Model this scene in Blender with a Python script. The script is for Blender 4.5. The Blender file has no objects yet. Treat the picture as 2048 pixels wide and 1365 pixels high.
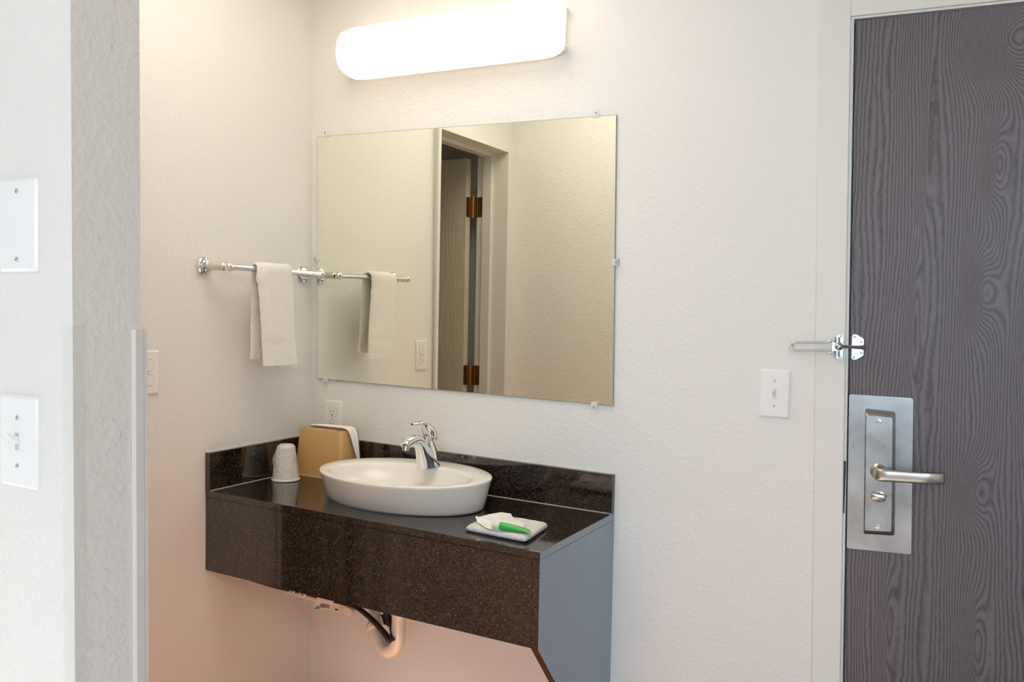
import bpy, bmesh, math, random
from mathutils import Vector, Matrix, noise
from math import sin, cos, pi
random.seed(7)
S = bpy.context.scene
COL = S.collection

# ------------------------------------------------------------------ camera
CAM = Vector((1.888, -2.0601, 1.3264)); YAW, PITCH, ROLL, FOC = .5059, -.0369, .0199, 1683.45
fw = Vector((-sin(YAW)*cos(PITCH), cos(YAW)*cos(PITCH), sin(PITCH)))
rt = Vector((cos(YAW), sin(YAW), 0)); up = rt.cross(fw)
RT = cos(ROLL)*rt + sin(ROLL)*up; UP = -sin(ROLL)*rt + cos(ROLL)*up
cd = bpy.data.cameras.new('camera'); cam = bpy.data.objects.new('camera', cd); COL.objects.link(cam)
cd.sensor_width = 36; cd.lens = 36*FOC/2048; cd.clip_start = .02
cam.matrix_world = Matrix(((RT.x, UP.x, -fw.x, CAM.x), (RT.y, UP.y, -fw.y, CAM.y), (RT.z, UP.z, -fw.z, CAM.z), (0, 0, 0, 1)))
S.camera = cam

# ------------------------------------------------------------------ world, light, exposure
w = bpy.data.worlds.new('world'); S.world = w; w.use_nodes = True
w.node_tree.nodes['Background'].inputs[0].default_value = (.6, .75, 1, 1)
w.node_tree.nodes['Background'].inputs[1].default_value = .5
S.view_settings.view_transform = 'Standard'; S.view_settings.look = 'None'
S.view_settings.exposure = -0.05; S.view_settings.gamma = 1
S.view_settings.use_curve_mapping = False

def area(name, loc, rot, sx, sy, power, col):
    l = bpy.data.lights.new(name, 'AREA'); l.shape = 'RECTANGLE'; l.size = sx; l.size_y = sy
    l.energy = power; l.color = col
    o = bpy.data.objects.new(name, l); COL.objects.link(o); o.location = loc; o.rotation_euler = rot
    return o
area('window_daylight', (2.5, -5.86, 1.62), (pi/2, 0, 0), 3.3, 1.2, 88, (.57, .79, 1.0))
area('alcove_fill', (.62, -.76, 2.41), (0, 0, 0), .8, .8, 9.5, (1.0, .92, .80))  # added fill over the vanity, not a known ceiling lamp
area('entry_fill', (2.6, -2.7, 2.32), (0, 1.1, 0), .6, .6, 26, (1.0, .78, .58))  # added warm fill, tilted towards the partition end; no lamp known there
sl_ = bpy.data.lights.new('sun', 'SUN'); sl_.energy = 46; sl_.angle = .02; sl_.color = (1, .90, .78)
so_ = bpy.data.objects.new('sun', sl_); COL.objects.link(so_); so_.location = (2, -8, 4)
so_.rotation_euler = Vector((-.60, 1, -.40)).to_track_quat('-Z', 'Y').to_euler()   # low sun through the rear window, on the carpet
VANITY_GLOW = 2.0           # the diffuser of the vanity light

# ------------------------------------------------------------------ helpers
def at(px, py, axis, val):
    """point where the sight line of a photo measurement meets the plane axis=val"""
    d = fw + (px-1024)/FOC*RT - (py-682)/FOC*UP
    t = (val-CAM[axis])/d[axis]
    return CAM + t*d

def mat(name, col, rough=.5, metal=0., **k):
    m = bpy.data.materials.new(name); m.use_nodes = True
    b = m.node_tree.nodes['Principled BSDF']
    b.inputs['Base Color'].default_value = (*col, 1)
    b.inputs['Roughness'].default_value = rough; b.inputs['Metallic'].default_value = metal
    for a, v in k.items():
        b.inputs[a.replace('_', ' ')].default_value = v
    return m
def nd(m, t, **k):
    n = m.node_tree.nodes.new(t)
    for a, v in k.items():
        setattr(n, a, v)
    return n
def ln(m, a, b): m.node_tree.links.new(a, b)
def bsdf(m): return m.node_tree.nodes['Principled BSDF']
def bump(m, scale, strength, dist=.002, detail=3, rough=.5, stretch=(1, 1, 1), ramp=None, prev=None):
    tc = nd(m, 'ShaderNodeTexCoord'); mp = nd(m, 'ShaderNodeMapping'); mp.inputs['Scale'].default_value = stretch
    n = nd(m, 'ShaderNodeTexNoise'); n.inputs['Scale'].default_value = scale
    n.inputs['Detail'].default_value = detail; n.inputs['Roughness'].default_value = rough
    ln(m, tc.outputs['Object'], mp.inputs[0]); ln(m, mp.outputs[0], n.inputs['Vector'])
    src = n.outputs['Fac']
    if ramp:
        r = nd(m, 'ShaderNodeValToRGB'); r.color_ramp.elements[0].position = ramp[0]; r.color_ramp.elements[1].position = ramp[1]
        ln(m, src, r.inputs[0]); src = r.outputs[0]
    b = nd(m, 'ShaderNodeBump'); b.inputs['Strength'].default_value = strength; b.inputs['Distance'].default_value = dist
    ln(m, src, b.inputs['Height'])
    if prev: ln(m, prev.outputs[0], b.inputs['Normal'])
    ln(m, b.outputs[0], bsdf(m).inputs['Normal'])
    return b
def vary(m, scale, c1, c2, lo=.35, hi=.65, detail=3, stretch=(1, 1, 1)):
    tc = nd(m, 'ShaderNodeTexCoord'); mp = nd(m, 'ShaderNodeMapping'); mp.inputs['Scale'].default_value = stretch
    n = nd(m, 'ShaderNodeTexNoise'); n.inputs['Scale'].default_value = scale; n.inputs['Detail'].default_value = detail
    r = nd(m, 'ShaderNodeValToRGB')
    r.color_ramp.elements[0].position = lo; r.color_ramp.elements[0].color = (*c1, 1)
    r.color_ramp.elements[1].position = hi; r.color_ramp.elements[1].color = (*c2, 1)
    ln(m, tc.outputs['Object'], mp.inputs[0]); ln(m, mp.outputs[0], n.inputs['Vector'])
    ln(m, n.outputs['Fac'], r.inputs[0]); ln(m, r.outputs[0], bsdf(m).inputs['Base Color'])

WM = {}          # world matrix of every object made
def link(o, label=None, cat=None, group=None, kind=None):
    if label: o['label'] = label
    if cat: o['category'] = cat
    if group: o['group'] = group
    if kind: o['kind'] = kind
    return o
def thing(name, label, cat, loc=None, M=None, group=None):
    o = bpy.data.objects.new(name, None); COL.objects.link(o); o.empty_display_size = .05
    M = M or Matrix.Translation(Vector(loc)); o.matrix_world = M; WM[o.name] = M.copy()
    return link(o, label, cat, group)
def obj(name, bm, m, parent=None, local=False, smooth=False, label=None, recalc=True, angle=.7):
    """link a bmesh as one object; world coordinates unless local"""
    W = WM[parent.name] if parent else Matrix.Identity(4)
    if parent and not local: bm.transform(W.inverted())
    if recalc: bmesh.ops.recalc_face_normals(bm, faces=bm.faces[:])
    me = bpy.data.meshes.new(name); bm.to_mesh(me); bm.free()
    me.materials.append(m)
    if smooth:
        me.polygons.foreach_set('use_smooth', [True]*len(me.polygons))
        try: me.set_sharp_from_angle(angle=angle)
        except Exception: pass
    o = bpy.data.objects.new(name, me); COL.objects.link(o)
    if parent: o.parent = parent
    WM[o.name] = W.copy()
    if label: o['label'] = label
    return o
def solo(name, bm, m, label, cat, base, group=None, **k):
    """a thing that is one mesh, its origin at its base"""
    T = Vector(base); bm.transform(Matrix.Translation(-T))
    o = obj(name, bm, m, None, **k); o.location = T; WM[o.name] = Matrix.Translation(T)
    return link(o, label, cat, group)
def struct(name, bm, m, **k):
    return link(obj(name, bm, m, **k), kind='structure')

def box(bm, a, b, bev=0., seg=2):
    a = Vector(a); b = Vector(b)
    lo = Vector(map(min, a, b)); hi = Vector(map(max, a, b))
    M = Matrix.Translation((lo+hi)/2) @ Matrix.Diagonal((*(hi-lo), 1))
    r = bmesh.ops.create_cube(bm, size=1, matrix=M)
    if bev:
        es = list({e for v in r['verts'] for e in v.link_edges})
        bmesh.ops.bevel(bm, geom=es, offset=bev, segments=seg, affect='EDGES', profile=.5)
    return bm
def bx(a, b, bev=0., seg=2): return box(bmesh.new(), a, b, bev, seg)
def loft(bm, rings, cap=True, closed=True):
    vs = [[bm.verts.new(p) for p in r] for r in rings]
    n = len(rings[0])
    for i in range(len(vs)-1):
        for j in range(n if closed else n-1):
            bm.faces.new((vs[i][j], vs[i][(j+1) % n], vs[i+1][(j+1) % n], vs[i+1][j]))
    if cap and closed:
        bm.faces.new(vs[0]); bm.faces.new(vs[-1])
    return bm
def tube(bm, pts, rad, n=16, cap=True, flat=1., ref=None):
    """tube along pts; rad a number or a list; flat squashes across ref"""
    pts = [Vector(p) for p in pts]; rings = []; prev = None
    for i, p in enumerate(pts):
        d = (pts[min(i+1, len(pts)-1)] - pts[max(i-1, 0)]).normalized()
        if prev is None:
            r0 = Vector(ref) if ref else (Vector((0, 0, 1)) if abs(d.z) < .9 else Vector((1, 0, 0)))
            u = (r0 - d*r0.dot(d)).normalized()
        else:
            u = (prev - d*prev.dot(d)).normalized()
        prev = u; v = d.cross(u)
        r = rad[i] if isinstance(rad, (list, tuple)) else rad
        ra, rb = r if isinstance(r, (list, tuple)) else (r, r*flat)
        rings.append([p + u*ra*cos(2*pi*k/n) + v*rb*sin(2*pi*k/n) for k in range(n)])
    return loft(bm, rings, cap)
def smoothpath(pts, n=6):
    P = [Vector(p) for p in pts]; out = []
    for i in range(len(P)-1):
        a = P[max(i-1, 0)]; b = P[i]; c = P[i+1]; d = P[min(i+2, len(P)-1)]
        for k in range(n):
            t = k/n
            out.append(.5*((2*b)+(c-a)*t+(2*a-5*b+4*c-d)*t*t+(3*b-a-3*c+d)*t**3))
    out.append(P[-1]); return out
def interp(vals, n=6):
    out = []
    for i in range(len(vals)-1):
        for k in range(n):
            t = k/n; a, b = vals[i], vals[i+1]
            out.append(tuple(x+(y-x)*t for x, y in zip(a, b)) if isinstance(a, tuple) else a+(b-a)*t)
    out.append(vals[-1]); return out
def lathe(bm, prof, c=(0, 0, 0), n=32, axis=(0, 0, 1), cap=True):
    """prof: (radius, distance along the axis)"""
    q = Vector((0, 0, 1)).rotation_difference(Vector(axis)); c = Vector(c)
    rings = [[c + q @ Vector((max(r, 1e-5)*cos(2*pi*k/n), max(r, 1e-5)*sin(2*pi*k/n), h)) for k in range(n)] for r, h in prof]
    return loft(bm, rings, cap)
def prism(bm, poly, d, bev=0.):
    """poly: 3D points in one plane, pushed along the vector d"""
    d = Vector(d); a = [bm.verts.new(Vector(p)) for p in poly]; b = [bm.verts.new(Vector(p)+d) for p in poly]
    n = len(a); f = [bm.faces.new(a), bm.faces.new(b[::-1])]
    for i in range(n): f.append(bm.faces.new((a[i], b[i], b[(i+1) % n], a[(i+1) % n])))
    if bev:
        bmesh.ops.recalc_face_normals(bm, faces=f)
        es = list({e for v in b for e in v.link_edges if e.other_vert(v) in set(b)})
        bmesh.ops.bevel(bm, geom=es, offset=bev, segments=2, affect='EDGES', profile=.5)
    return bm
def rrect(u0, v0, u1, v1, r, n=5):
    P = []
    for cx, cy, a in ((u1-r, v1-r, 0), (u0+r, v1-r, pi/2), (u0+r, v0+r, pi), (u1-r, v0+r, 3*pi/2)):
        for k in range(n+1):
            t = a+pi/2*k/n; P.append((cx+r*cos(t), cy+r*sin(t)))
    return P
def frame3(origin, n):
    """local x = right as seen from the room, y = up, z = out of the wall"""
    n = Vector(n).normalized(); u = Vector((0, 0, 1)).cross(n).normalized(); v = n.cross(u); o = Vector(origin)
    return Matrix(((u.x, v.x, n.x, o.x), (u.y, v.y, n.y, o.y), (u.z, v.z, n.z, o.z), (0, 0, 0, 1)))

# ------------------------------------------------------------------ materials
M_wall = mat('textured_wall_paint', (.79, .78, .75), .55)
b1 = bump(M_wall, 105, .25, .0022, 3, .55, ramp=(.42, .66))
bump(M_wall, 38, .11, .003, 2, .5, ramp=(.5, .62), prev=b1)
M_wall_hi = M_wall
M_ceil = mat('ceiling_paint', (.8, .79, .76), .8)
M_alcove = mat('warm_vinyl_floor', (.82, .32, .10), .6)
M_floor = mat('grey_carpet', (.24, .26, .29), .95); bump(M_floor, 400, .6, .003)
M_frame = mat('door_frame_paint', (.77, .76, .71), .38); bump(M_frame, 60, .05, .001)
M_bathwall = mat('bathroom_paint', (.72, .69, .62), .7)
M_plate = mat('white_plastic', (.85, .86, .86), .28)
M_ivory = mat('ivory_plastic', (.84, .83, .79), .3)
M_slot = mat('dark_slot', (.03, .025, .02), .6)
M_screw = mat('painted_screw', (.62, .63, .64), .35, .4)
M_groove = mat('groove', (.28, .28, .28), .6)
M_chrome = mat('chrome', (.86, .86, .87), .07, 1.)
M_knurl = mat('satin_chrome_sleeve', (.74, .75, .68), .38, 1.); bump(M_knurl, 900, .5, .0006)
M_steel = mat('brushed_steel', (.45, .44, .43), .27, 1.)
vary(M_steel, 14, (.34, .33, .32), (.48, .475, .47), .35, .65, 5)
M_steel2 = mat('brushed_steel_plate', (.6, .6, .6), .3, 1.)
vary(M_steel2, 9, (.32, .31, .30), (.50, .49, .48), .35, .7, 6)
bump(M_steel2, 7, .08, .004, 3)
for m_ in (M_steel, M_steel2):
    n_ = nd(m_, 'ShaderNodeTexNoise'); n_.inputs['Scale'].default_value = 24; n_.inputs['Detail'].default_value = 3; n_.inputs['Distortion'].default_value = .2
    r_ = nd(m_, 'ShaderNodeMapRange'); r_.inputs['From Min'].default_value = .35; r_.inputs['From Max'].default_value = .65; r_.inputs['To Min'].default_value = .26; r_.inputs['To Max'].default_value = .34
    tc_ = nd(m_, 'ShaderNodeTexCoord'); ln(m_, tc_.outputs['Object'], n_.inputs['Vector']); ln(m_, n_.outputs['Fac'], r_.inputs[0]); ln(m_, r_.outputs[0], bsdf(m_).inputs['Roughness'])
M_nickel = mat('satin_nickel', (.56, .52, .46), .25, 1.)
M_bright = mat('polished_nickel', (.60, .61, .63), .2, 1.)
M_brass = mat('antique_brass', (.36, .20, .06), .32, .9)
M_mirror = mat('mirror_silver', (.95, .95, .85), .004, 1.)
M_medge = mat('mirror_edge', (.25, .32, .24), .2)
M_clear = mat('clear_plastic', (.93, .94, .95), .12, Alpha=.45)
M_ceramic = mat('glazed_ceramic', (.84, .82, .775), .16)
M_drain = mat('drain_chrome', (.7, .7, .7), .2, 1.)
M_towel = mat('terry_cotton', (.92, .89, .85), .95, Sheen_Weight=.35)
tb = bump(M_towel, 300, 1., .004, 2, .6); bump(M_towel, 60, .35, .004, 2, prev=tb)
M_cloth = mat('terry_washcloth', (.90, .88, .84), .95, Sheen_Weight=.35); bump(M_cloth, 330, 1., .005, 2, .6)
M_wrap = mat('thin_plastic_wrap', (.88, .87, .83), .3, Alpha=.6); bump(M_wrap, 85, .9, .008, 3)
M_cup = mat('white_cup', (.84, .81, .76), .5)
M_tissue = mat('tissue_paper', (.88, .87, .83), .8, Alpha=.96); bump(M_tissue, 50, .3, .003)
M_tan = mat('tan_plastic', (.58, .36, .15), .4); bump(M_tan, 500, .1, .0005)
M_green = mat('green_plastic', (.02, .42, .06), .28)
M_cap = mat('frosted_cap', (.72, .80, .68), .25, Alpha=.85)
M_pvc = mat('white_pvc', (.82, .76, .64), .3)
M_hose = mat('black_hose', (.03, .022, .018), .35)
M_copper = mat('copper_tube', (.45, .18, .08), .35, .8)
M_paper = mat('tag_paper', (.85, .85, .83), .6)
M_black = mat('black_print', (.02, .02, .02), .6)
M_tagg = mat('green_print', (.1, .4, .12), .6)
M_red = mat('red_dot', (.45, .01, .02), .3)
M_guard = mat('clear_corner_guard', (.90, .89, .87), .18, Alpha=.12)
M_guard2 = mat('vinyl_corner_guard', (.74, .70, .67), .3)
M_caulk = mat('seam', (.55, .52, .46), .4)
M_win = mat('window_frame_white', (.8, .8, .8), .5)

def laminate():
    m = mat('dark_speckled_laminate', (.02, .015, .013), .13, IOR=1.85)
    tc = nd(m, 'ShaderNodeTexCoord')
    n = nd(m, 'ShaderNodeTexVoronoi'); n.inputs['Scale'].default_value = 360
    sp_ = nd(m, 'ShaderNodeSeparateColor')
    r = nd(m, 'ShaderNodeValToRGB'); e = r.color_ramp.elements
    e[0].position = .0; e[0].color = (.002, .001, .001, 1); e[1].position = 1.; e[1].color = (.068, .042, .030, 1)
    x = e.new(.55); x.color = (.012, .007, .005, 1)
    ln(m, tc.outputs['Object'], n.inputs['Vector']); ln(m, n.outputs['Color'], sp_.inputs[0]); ln(m, sp_.outputs[0], r.inputs[0])
    ln(m, r.outputs[0], bsdf(m).inputs['Base Color'])
    rr = nd(m, 'ShaderNodeMapRange'); rr.inputs['To Min'].default_value = .05; rr.inputs['To Max'].default_value = .12
    ln(m, sp_.outputs[0], rr.inputs[0]); ln(m, rr.outputs[0], bsdf(m).inputs['Roughness'])
    return m
M_lam = laminate()
M_side_sheen = mat('laminate_painted_sheen', (.2, .25, .31), .3, IOR=1.6); vary(M_side_sheen, 500, (.235, .30, .36), (.32, .39, .46))  # dark laminate's blue grey reflection of the wall, put into the base colour

def wood_door():
    """dark embossed oak grain: bands along x, warped, with oval cathedrals"""
    m = mat('dark_oak_grain', (.1, .09, .1), .42)
    tc = nd(m, 'ShaderNodeTexCoord'); sep = nd(m, 'ShaderNodeSeparateXYZ'); ln(m, tc.outputs['Object'], sep.inputs[0])
    Z = sep.outputs['Z']
    def mt(op, a, b=None, c=None):
        n = nd(m, 'ShaderNodeMath', operation=op)
        for i, v in enumerate((a, b, c)):
            if v is None: continue
            if isinstance(v, (int, float)): n.inputs[i].default_value = v
            else: ln(m, v, n.inputs[i])
        return n.outputs[0]
    def ns(scale, sx, sz, det=2):
        mp = nd(m, 'ShaderNodeMapping'); mp.inputs['Scale'].default_value = (sx, 1, sz)
        n = nd(m, 'ShaderNodeTexNoise'); n.inputs['Scale'].default_value = scale; n.inputs['Detail'].default_value = det
        ln(m, tc.outputs['Object'], mp.inputs[0]); ln(m, mp.outputs[0], n.inputs['Vector']); return n.outputs['Fac']
    X = mt('ADD', sep.outputs['X'], xr-.003)
    h = mt('MULTIPLY', X, 120.)
    h = mt('ADD', h, mt('MULTIPLY', ns(1, 9, 1.2), 11.))
    h = mt('ADD', h, mt('MULTIPLY', ns(1, 60, 14), .7))
    h = mt('ADD', h, mt('MULTIPLY', ns(1, 30, 60), .5))
    for px, py, sx, sz, a in ((2010, 75, .07, .085, 16), (1992, 330, .022, .085, 8), (1968, 585, .026, .075, 8.5), (1855, 300, .012, .2, 3.2),
                              (1955, 985, .028, .07, 7.5), (1950, 1290, .02, .1, 6), (1830, 640, .012, .15, 3.5), (1775, 1250, .015, .12, 4), (2090, 700, .04, .2, 9)):
        c = at(px, py, 1, 0)
        dx = mt('MULTIPLY', mt('SUBTRACT', X, c.x), 1/sx); dz = mt('MULTIPLY', mt('SUBTRACT', Z, c.z), 1/sz)
        q = mt('ADD', mt('MULTIPLY', dx, dx), mt('MULTIPLY', dz, dz))
        h = mt('ADD', h, mt('MULTIPLY', mt('EXPONENT', mt('MULTIPLY', q, -1.)), float(a)))
    f = mt('FRACT', h)
    tri = mt('MULTIPLY', mt('ABSOLUTE', mt('SUBTRACT', f, .5)), 2.)
    fine = ns(1, 700, 30, 2)
    g = mt('ADD', mt('MULTIPLY', tri, .65), mt('MULTIPLY', fine, .7))
    r = nd(m, 'ShaderNodeValToRGB'); e = r.color_ramp.elements
    e[0].position = .28; e[0].color = (.055, .042, .045, 1); e[1].position = .9; e[1].color = (.155, .135, .145, 1)
    x = e.new(.52); x.color = (.105, .088, .095, 1)
    ln(m, g, r.inputs[0]); ln(m, r.outputs[0], bsdf(m).inputs['Base Color'])
    b = nd(m, 'ShaderNodeBump'); b.inputs['Strength'].default_value = .35; b.inputs['Distance'].default_value = .0012
    ln(m, g, b.inputs['Height']); ln(m, b.outputs[0], bsdf(m).inputs['Normal'])
    return m
def painted_grain():
    m = mat('painted_grain_door', (.66, .60, .47), .5)
    tc = nd(m, 'ShaderNodeTexCoord'); mp = nd(m, 'ShaderNodeMapping'); mp.inputs['Scale'].default_value = (1, 1, .12)
    n = nd(m, 'ShaderNodeTexNoise'); n.inputs['Scale'].default_value = 9; n.inputs['Detail'].default_value = 1
    mu = nd(m, 'ShaderNodeMath', operation='MULTIPLY'); mu.inputs[1].default_value = 14
    fr = nd(m, 'ShaderNodeMath', operation='PINGPONG'); fr.inputs[1].default_value = .5
    ln(m, tc.outputs['Object'], mp.inputs[0]); ln(m, mp.outputs[0], n.inputs['Vector'])
    ln(m, n.outputs['Fac'], mu.inputs[0]); ln(m, mu.outputs[0], fr.inputs[0])
    b = nd(m, 'ShaderNodeBump'); b.inputs['Strength'].default_value = .6; b.inputs['Distance'].default_value = .002
    ln(m, fr.outputs[0], b.inputs['Height']); ln(m, b.outputs[0], bsdf(m).inputs['Normal'])
    return m
M_pdoor = painted_grain()

# ------------------------------------------------------------------ room shell
CZ = 2.44                                  # ceiling height
c0 = at(622, 1365, 1, 0); c1 = at(626, 0, 1, 0)
KX = (c1.x-c0.x)/(c1.z-c0.z)               # the left wall stands a little out of plumb
def wx(z): return c0.x + (z-c0.z)*KX
SX, SB, SF = .947, -1.346, -1.439          # end of the partition, its back and its front face
def sx(z): return SX + (z-1.3)*-.012
RX, RY = 4.6, -5.9                         # right wall, rear wall
LX = -1.6                                  # far side of the front room

DL0 = at(1711, 41, 1, 0); DL1 = at(1688, 1365, 1, 0)
KD = (DL1.x-DL0.x)/(DL1.z-DL0.z)
def dx(z): return DL0.x + (z-DL0.z)*KD     # latch side edge of the entry door
DTOP = DL0.z
DTR = at(2048, 6.2, 1, 0)
KT = (DTR.z-DTOP)/(DTR.x-DL0.x)
def dtop(x): return DTOP + (x-DL0.x)*KT
DW = .91

bm = bmesh.new()                            # back wall, left of / over / right of the entry door
T = .14
def panel_y(bm, quad, y0, y1):
    prism(bm, [(x, y0, z) for x, z in quad], (0, y1-y0, 0))
panel_y(bm, [(-.2, 0), (dx(0)-.012, 0), (dx(DTOP)-.012, DTOP+.012), (dx(CZ)-.012, CZ), (-.2, CZ)], 0, T)
panel_y(bm, [(dx(DTOP)-.012, dtop(dx(DTOP))+.012), (dx(0)+DW+.012, dtop(dx(0)+DW)+.012), (dx(0)+DW+.012, CZ), (dx(CZ)-.012, CZ)], 0, T)
panel_y(bm, [(dx(0)+DW+.012, 0), (RX, 0), (RX, CZ), (dx(0)+DW+.012, CZ)], 0, T)
struct('wall_back', bm, M_wall)

OY0, OY1, OZ = -.7129, -1.2486, 2.029       # bathroom doorway in the left wall
WT = .12
def panel_x(bm, y0, y1, z0, z1):
    P = [(wx(z0), y0, z0), (wx(z0), y1, z0), (wx(z1), y1, z1), (wx(z1), y0, z1)]
    prism(bm, P, (-WT, 0, 0))
bm = bmesh.new()
panel_x(bm, 0, OY0+.012, 0, CZ); panel_x(bm, OY1-.012, SB, 0, CZ); panel_x(bm, OY0+.012, OY1-.012, OZ+.012, CZ)
struct('wall_left', bm, M_wall)

bm = bmesh.new()                            # partition stub standing out into the room
prism(bm, [(LX, SB, 0), (sx(0), SB, 0), (sx(CZ), SB, CZ), (LX, SB, CZ)], (0, SF-SB, 0))
struct('wall_partition', bm, M_wall)
struct('wall_far_left', bx((LX-.1, SB, 0), (LX, RY, CZ)), M_wall)
struct('wall_right', bx((RX, T, 0), (RX+.1, RY, CZ)), M_wall)
bm = bmesh.new(); WX0, WX1, WZ0, WZ1 = .8, 4.2, .98, 2.26
for a, b in (((LX, RY-.12, 0), (WX0, RY, CZ)), ((WX1, RY-.12, 0), (RX, RY, CZ)), ((WX0, RY-.12, 0), (WX1, RY, WZ0)), ((WX0, RY-.12, WZ1), (WX1, RY, CZ))):
    box(bm, a, b)
struct('wall_rear', bm, M_wall)
bm = bmesh.new()
for x in (WX0+.02, (WX0+WX1)/2, WX1-.02): box(bm, (x-.02, RY-.1, WZ0), (x+.02, RY-.03, WZ1))
for z in (WZ0+.02, WZ1-.02): box(bm, (WX0, RY-.1, z-.02), (WX1, RY-.03, z+.02))
struct('window_1', bm, M_win)
struct('floor', bx((LX-.1, RY-.12, -.06), (RX+.1, T, 0)), M_floor)
struct('floor_room', bx((LX, RY, 0), (RX, -3.05, .006)), mat('brown_carpet', (.21, .15, .13), .95))
struct('floor_alcove', bx((-.2, SB, 0), (1.12, -.0005, .004)), M_alcove)
struct('ceiling', bx((LX-.1, RY-.12, CZ), (RX+.1, T, CZ+.06)), M_ceil)

bm = bmesh.new()                            # bathroom beyond the left wall
BX = -1.5
box(bm, (BX-.05, T, 0), (BX, SB, CZ)); box(bm, (BX, 0, 0), (-.2, T, CZ))
box(bm, (BX, SB+.001, 2.3), (-WT-.01, 0, 2.33))
struct('wall_bathroom', bm, M_bathwall)

# --- bathroom door frame (steel, double rabbet) and its open leaf
bm = bmesh.new()
def jamb(y, s):                             # s: direction into the opening
    q = lambda y0, y1, x0, x1, h_=.012: box(bm, (x0, y0, 0), (x1, y1, OZ+h_))
    q(y-.012*s, y, -WT-.014, .017)                     # lining
    q(y-.017*s, y, .017, .026, .017)                    # narrow face
    q(y, y+.014*s, -.098, -.055, 0)                       # stop
jamb(OY0, -1); jamb(OY1, 1)
box(bm, (-WT-.014, OY0+.012, OZ), (.017, OY1-.012, OZ+.012)); box(bm, (.017, OY0, OZ), (.026, OY1, OZ+.017))
box(bm, (-.098, OY0-.014, OZ-.014), (-.055, OY1+.014, OZ))
struct('trim_1', bm, M_frame)
d2 = link(thing('door_2', None, None, (-.165, OY1+.03, 0)), kind='structure')
obj('leaf', bx((-.17, OY1+.036, .012), (-.17-.5, OY1+.001, 2.012), .0015), M_pdoor, d2)
for pz in ((960, 415), (953, 750)):
    hz = at(pz[0], pz[1], 1, 1.25).z
    bm = bmesh.new()
    P = rrect(-.134, hz-.045, -.100, hz+.045, .010)
    prism(bm, [(x, OY1, z) for x, z in P], (0, .003, 0))
    P = rrect(OY1+.003, hz-.045, OY1+.036, hz+.045, .004)
    prism(bm, [(-.17, y, z) for y, z in P], (.003, 0, 0))
    tube(bm, [(-.150, OY1+.010, hz-.05), (-.150, OY1+.010, hz+.05)], .0075, 14)
    lathe(bm, [(.0001, -.004), (.005, -.002), (.0075, 0), (.0075, .004)], (-.150, OY1+.010, hz+.052), 14)
    box(bm, (-.17, OY1+.003, hz-.045), (-.13, OY1+.006, hz+.045))
    h = obj('hinge', bm, M_brass, d2, smooth=True)
    bm = bmesh.new()
    for sxx, szz in ((-.11, .03), (-.122, 0), (-.11, -.03)):
        lathe(bm, [(.0045, 0), (.0035, .001)], (sxx, OY1+.003, hz+szz), 12, (0, 1, 0))
    obj('screw', bm, M_brass, h)

# --- entry door frame
bm = bmesh.new()
FO0 = at(1640, 0, 1, 0); FO1 = at(1625, 1365, 1, 0)
def fo(z): return FO0.x + (z-FO0.z)*(FO1.x-FO0.x)/(FO1.z-FO0.z)
FI0 = at(1701.5, 32, 1, -.012); FI1 = at(1680, 1365, 1, -.012)
def fi(z): return FI0.x + (z-FI0.z)*(FI1.x-FI0.x)/(FI1.z-FI0.z)
KH = KT; zi = FI0.z
def hd(x): return zi + (x-FI0.x)*KH
xr = dx(0)+DW                                # hinge side
ZT = 2.085
Yf = -.012
prism(bm, [(fo(0), 0, 0), (fi(0), 0, 0), (fi(zi), 0, zi), (fi(zi), 0, ZT), (fo(ZT), 0, ZT)], (0, Yf, 0), .002)
prism(bm, [(fi(zi), 0, hd(fi(zi))), (xr, 0, hd(xr)), (xr, 0, ZT), (fi(zi), 0, ZT)], (0, Yf, 0), .002)
prism(bm, [(xr, 0, 0), (xr+.055, 0, 0), (xr+.055, 0, ZT), (xr, 0, ZT)], (0, Yf, 0), .002)
for y0, y1, g in ((.001, -.006, .0025),):    # the inner return, a step behind the face
    prism(bm, [(fi(0)-.004, y0, 0), (dx(0)-g, y0, 0), (dx(DTOP)-g, y0, DTOP+g), (fi(zi)-.004, y0, DTOP+g)], (0, y1-y0, 0))
    prism(bm, [(fi(zi)-.004, y0, dtop(fi(zi))+g), (xr, y0, dtop(xr)+g), (xr, y0, hd(xr)+.004), (fi(zi)-.004, y0, hd(fi(zi))+.004)], (0, y1-y0, 0))
# lining in the thickness of the wall
prism(bm, [(dx(0)-.012, .001, 0), (dx(0)-.0025, .001, 0), (dx(DTOP)-.0025, .001, DTOP+.003), (dx(DTOP)-.012, .001, DTOP+.003)], (0, T, 0))
struct('trim_2', bm, M_frame)

M_door = wood_door()
d1 = link(thing('door_1', None, None, (xr-.003, 0, 0)), kind='structure')
bm = bmesh.new()
prism(bm, [(dx(.01), .042, .01), (xr-.003, .042, .01), (xr-.003, .042, dtop(xr)), (dx(DTOP), .042, DTOP)], (0, -.042, 0), .0012)
obj('leaf', bm, M_door, d1)
# strike: the dark slot in the frame beside the latch
s0 = at(1686.5, 922, 1, -.006); s1 = at(1692, 1027, 1, -.006)
bm = bx((s0.x-.001, -.0085, s1.z), (s0.x+.006, -.006, s0.z)); st = obj('strike_plate', bm, M_slot, None)
st['kind'] = 'structure'; st.name = 'trim_3'
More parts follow.
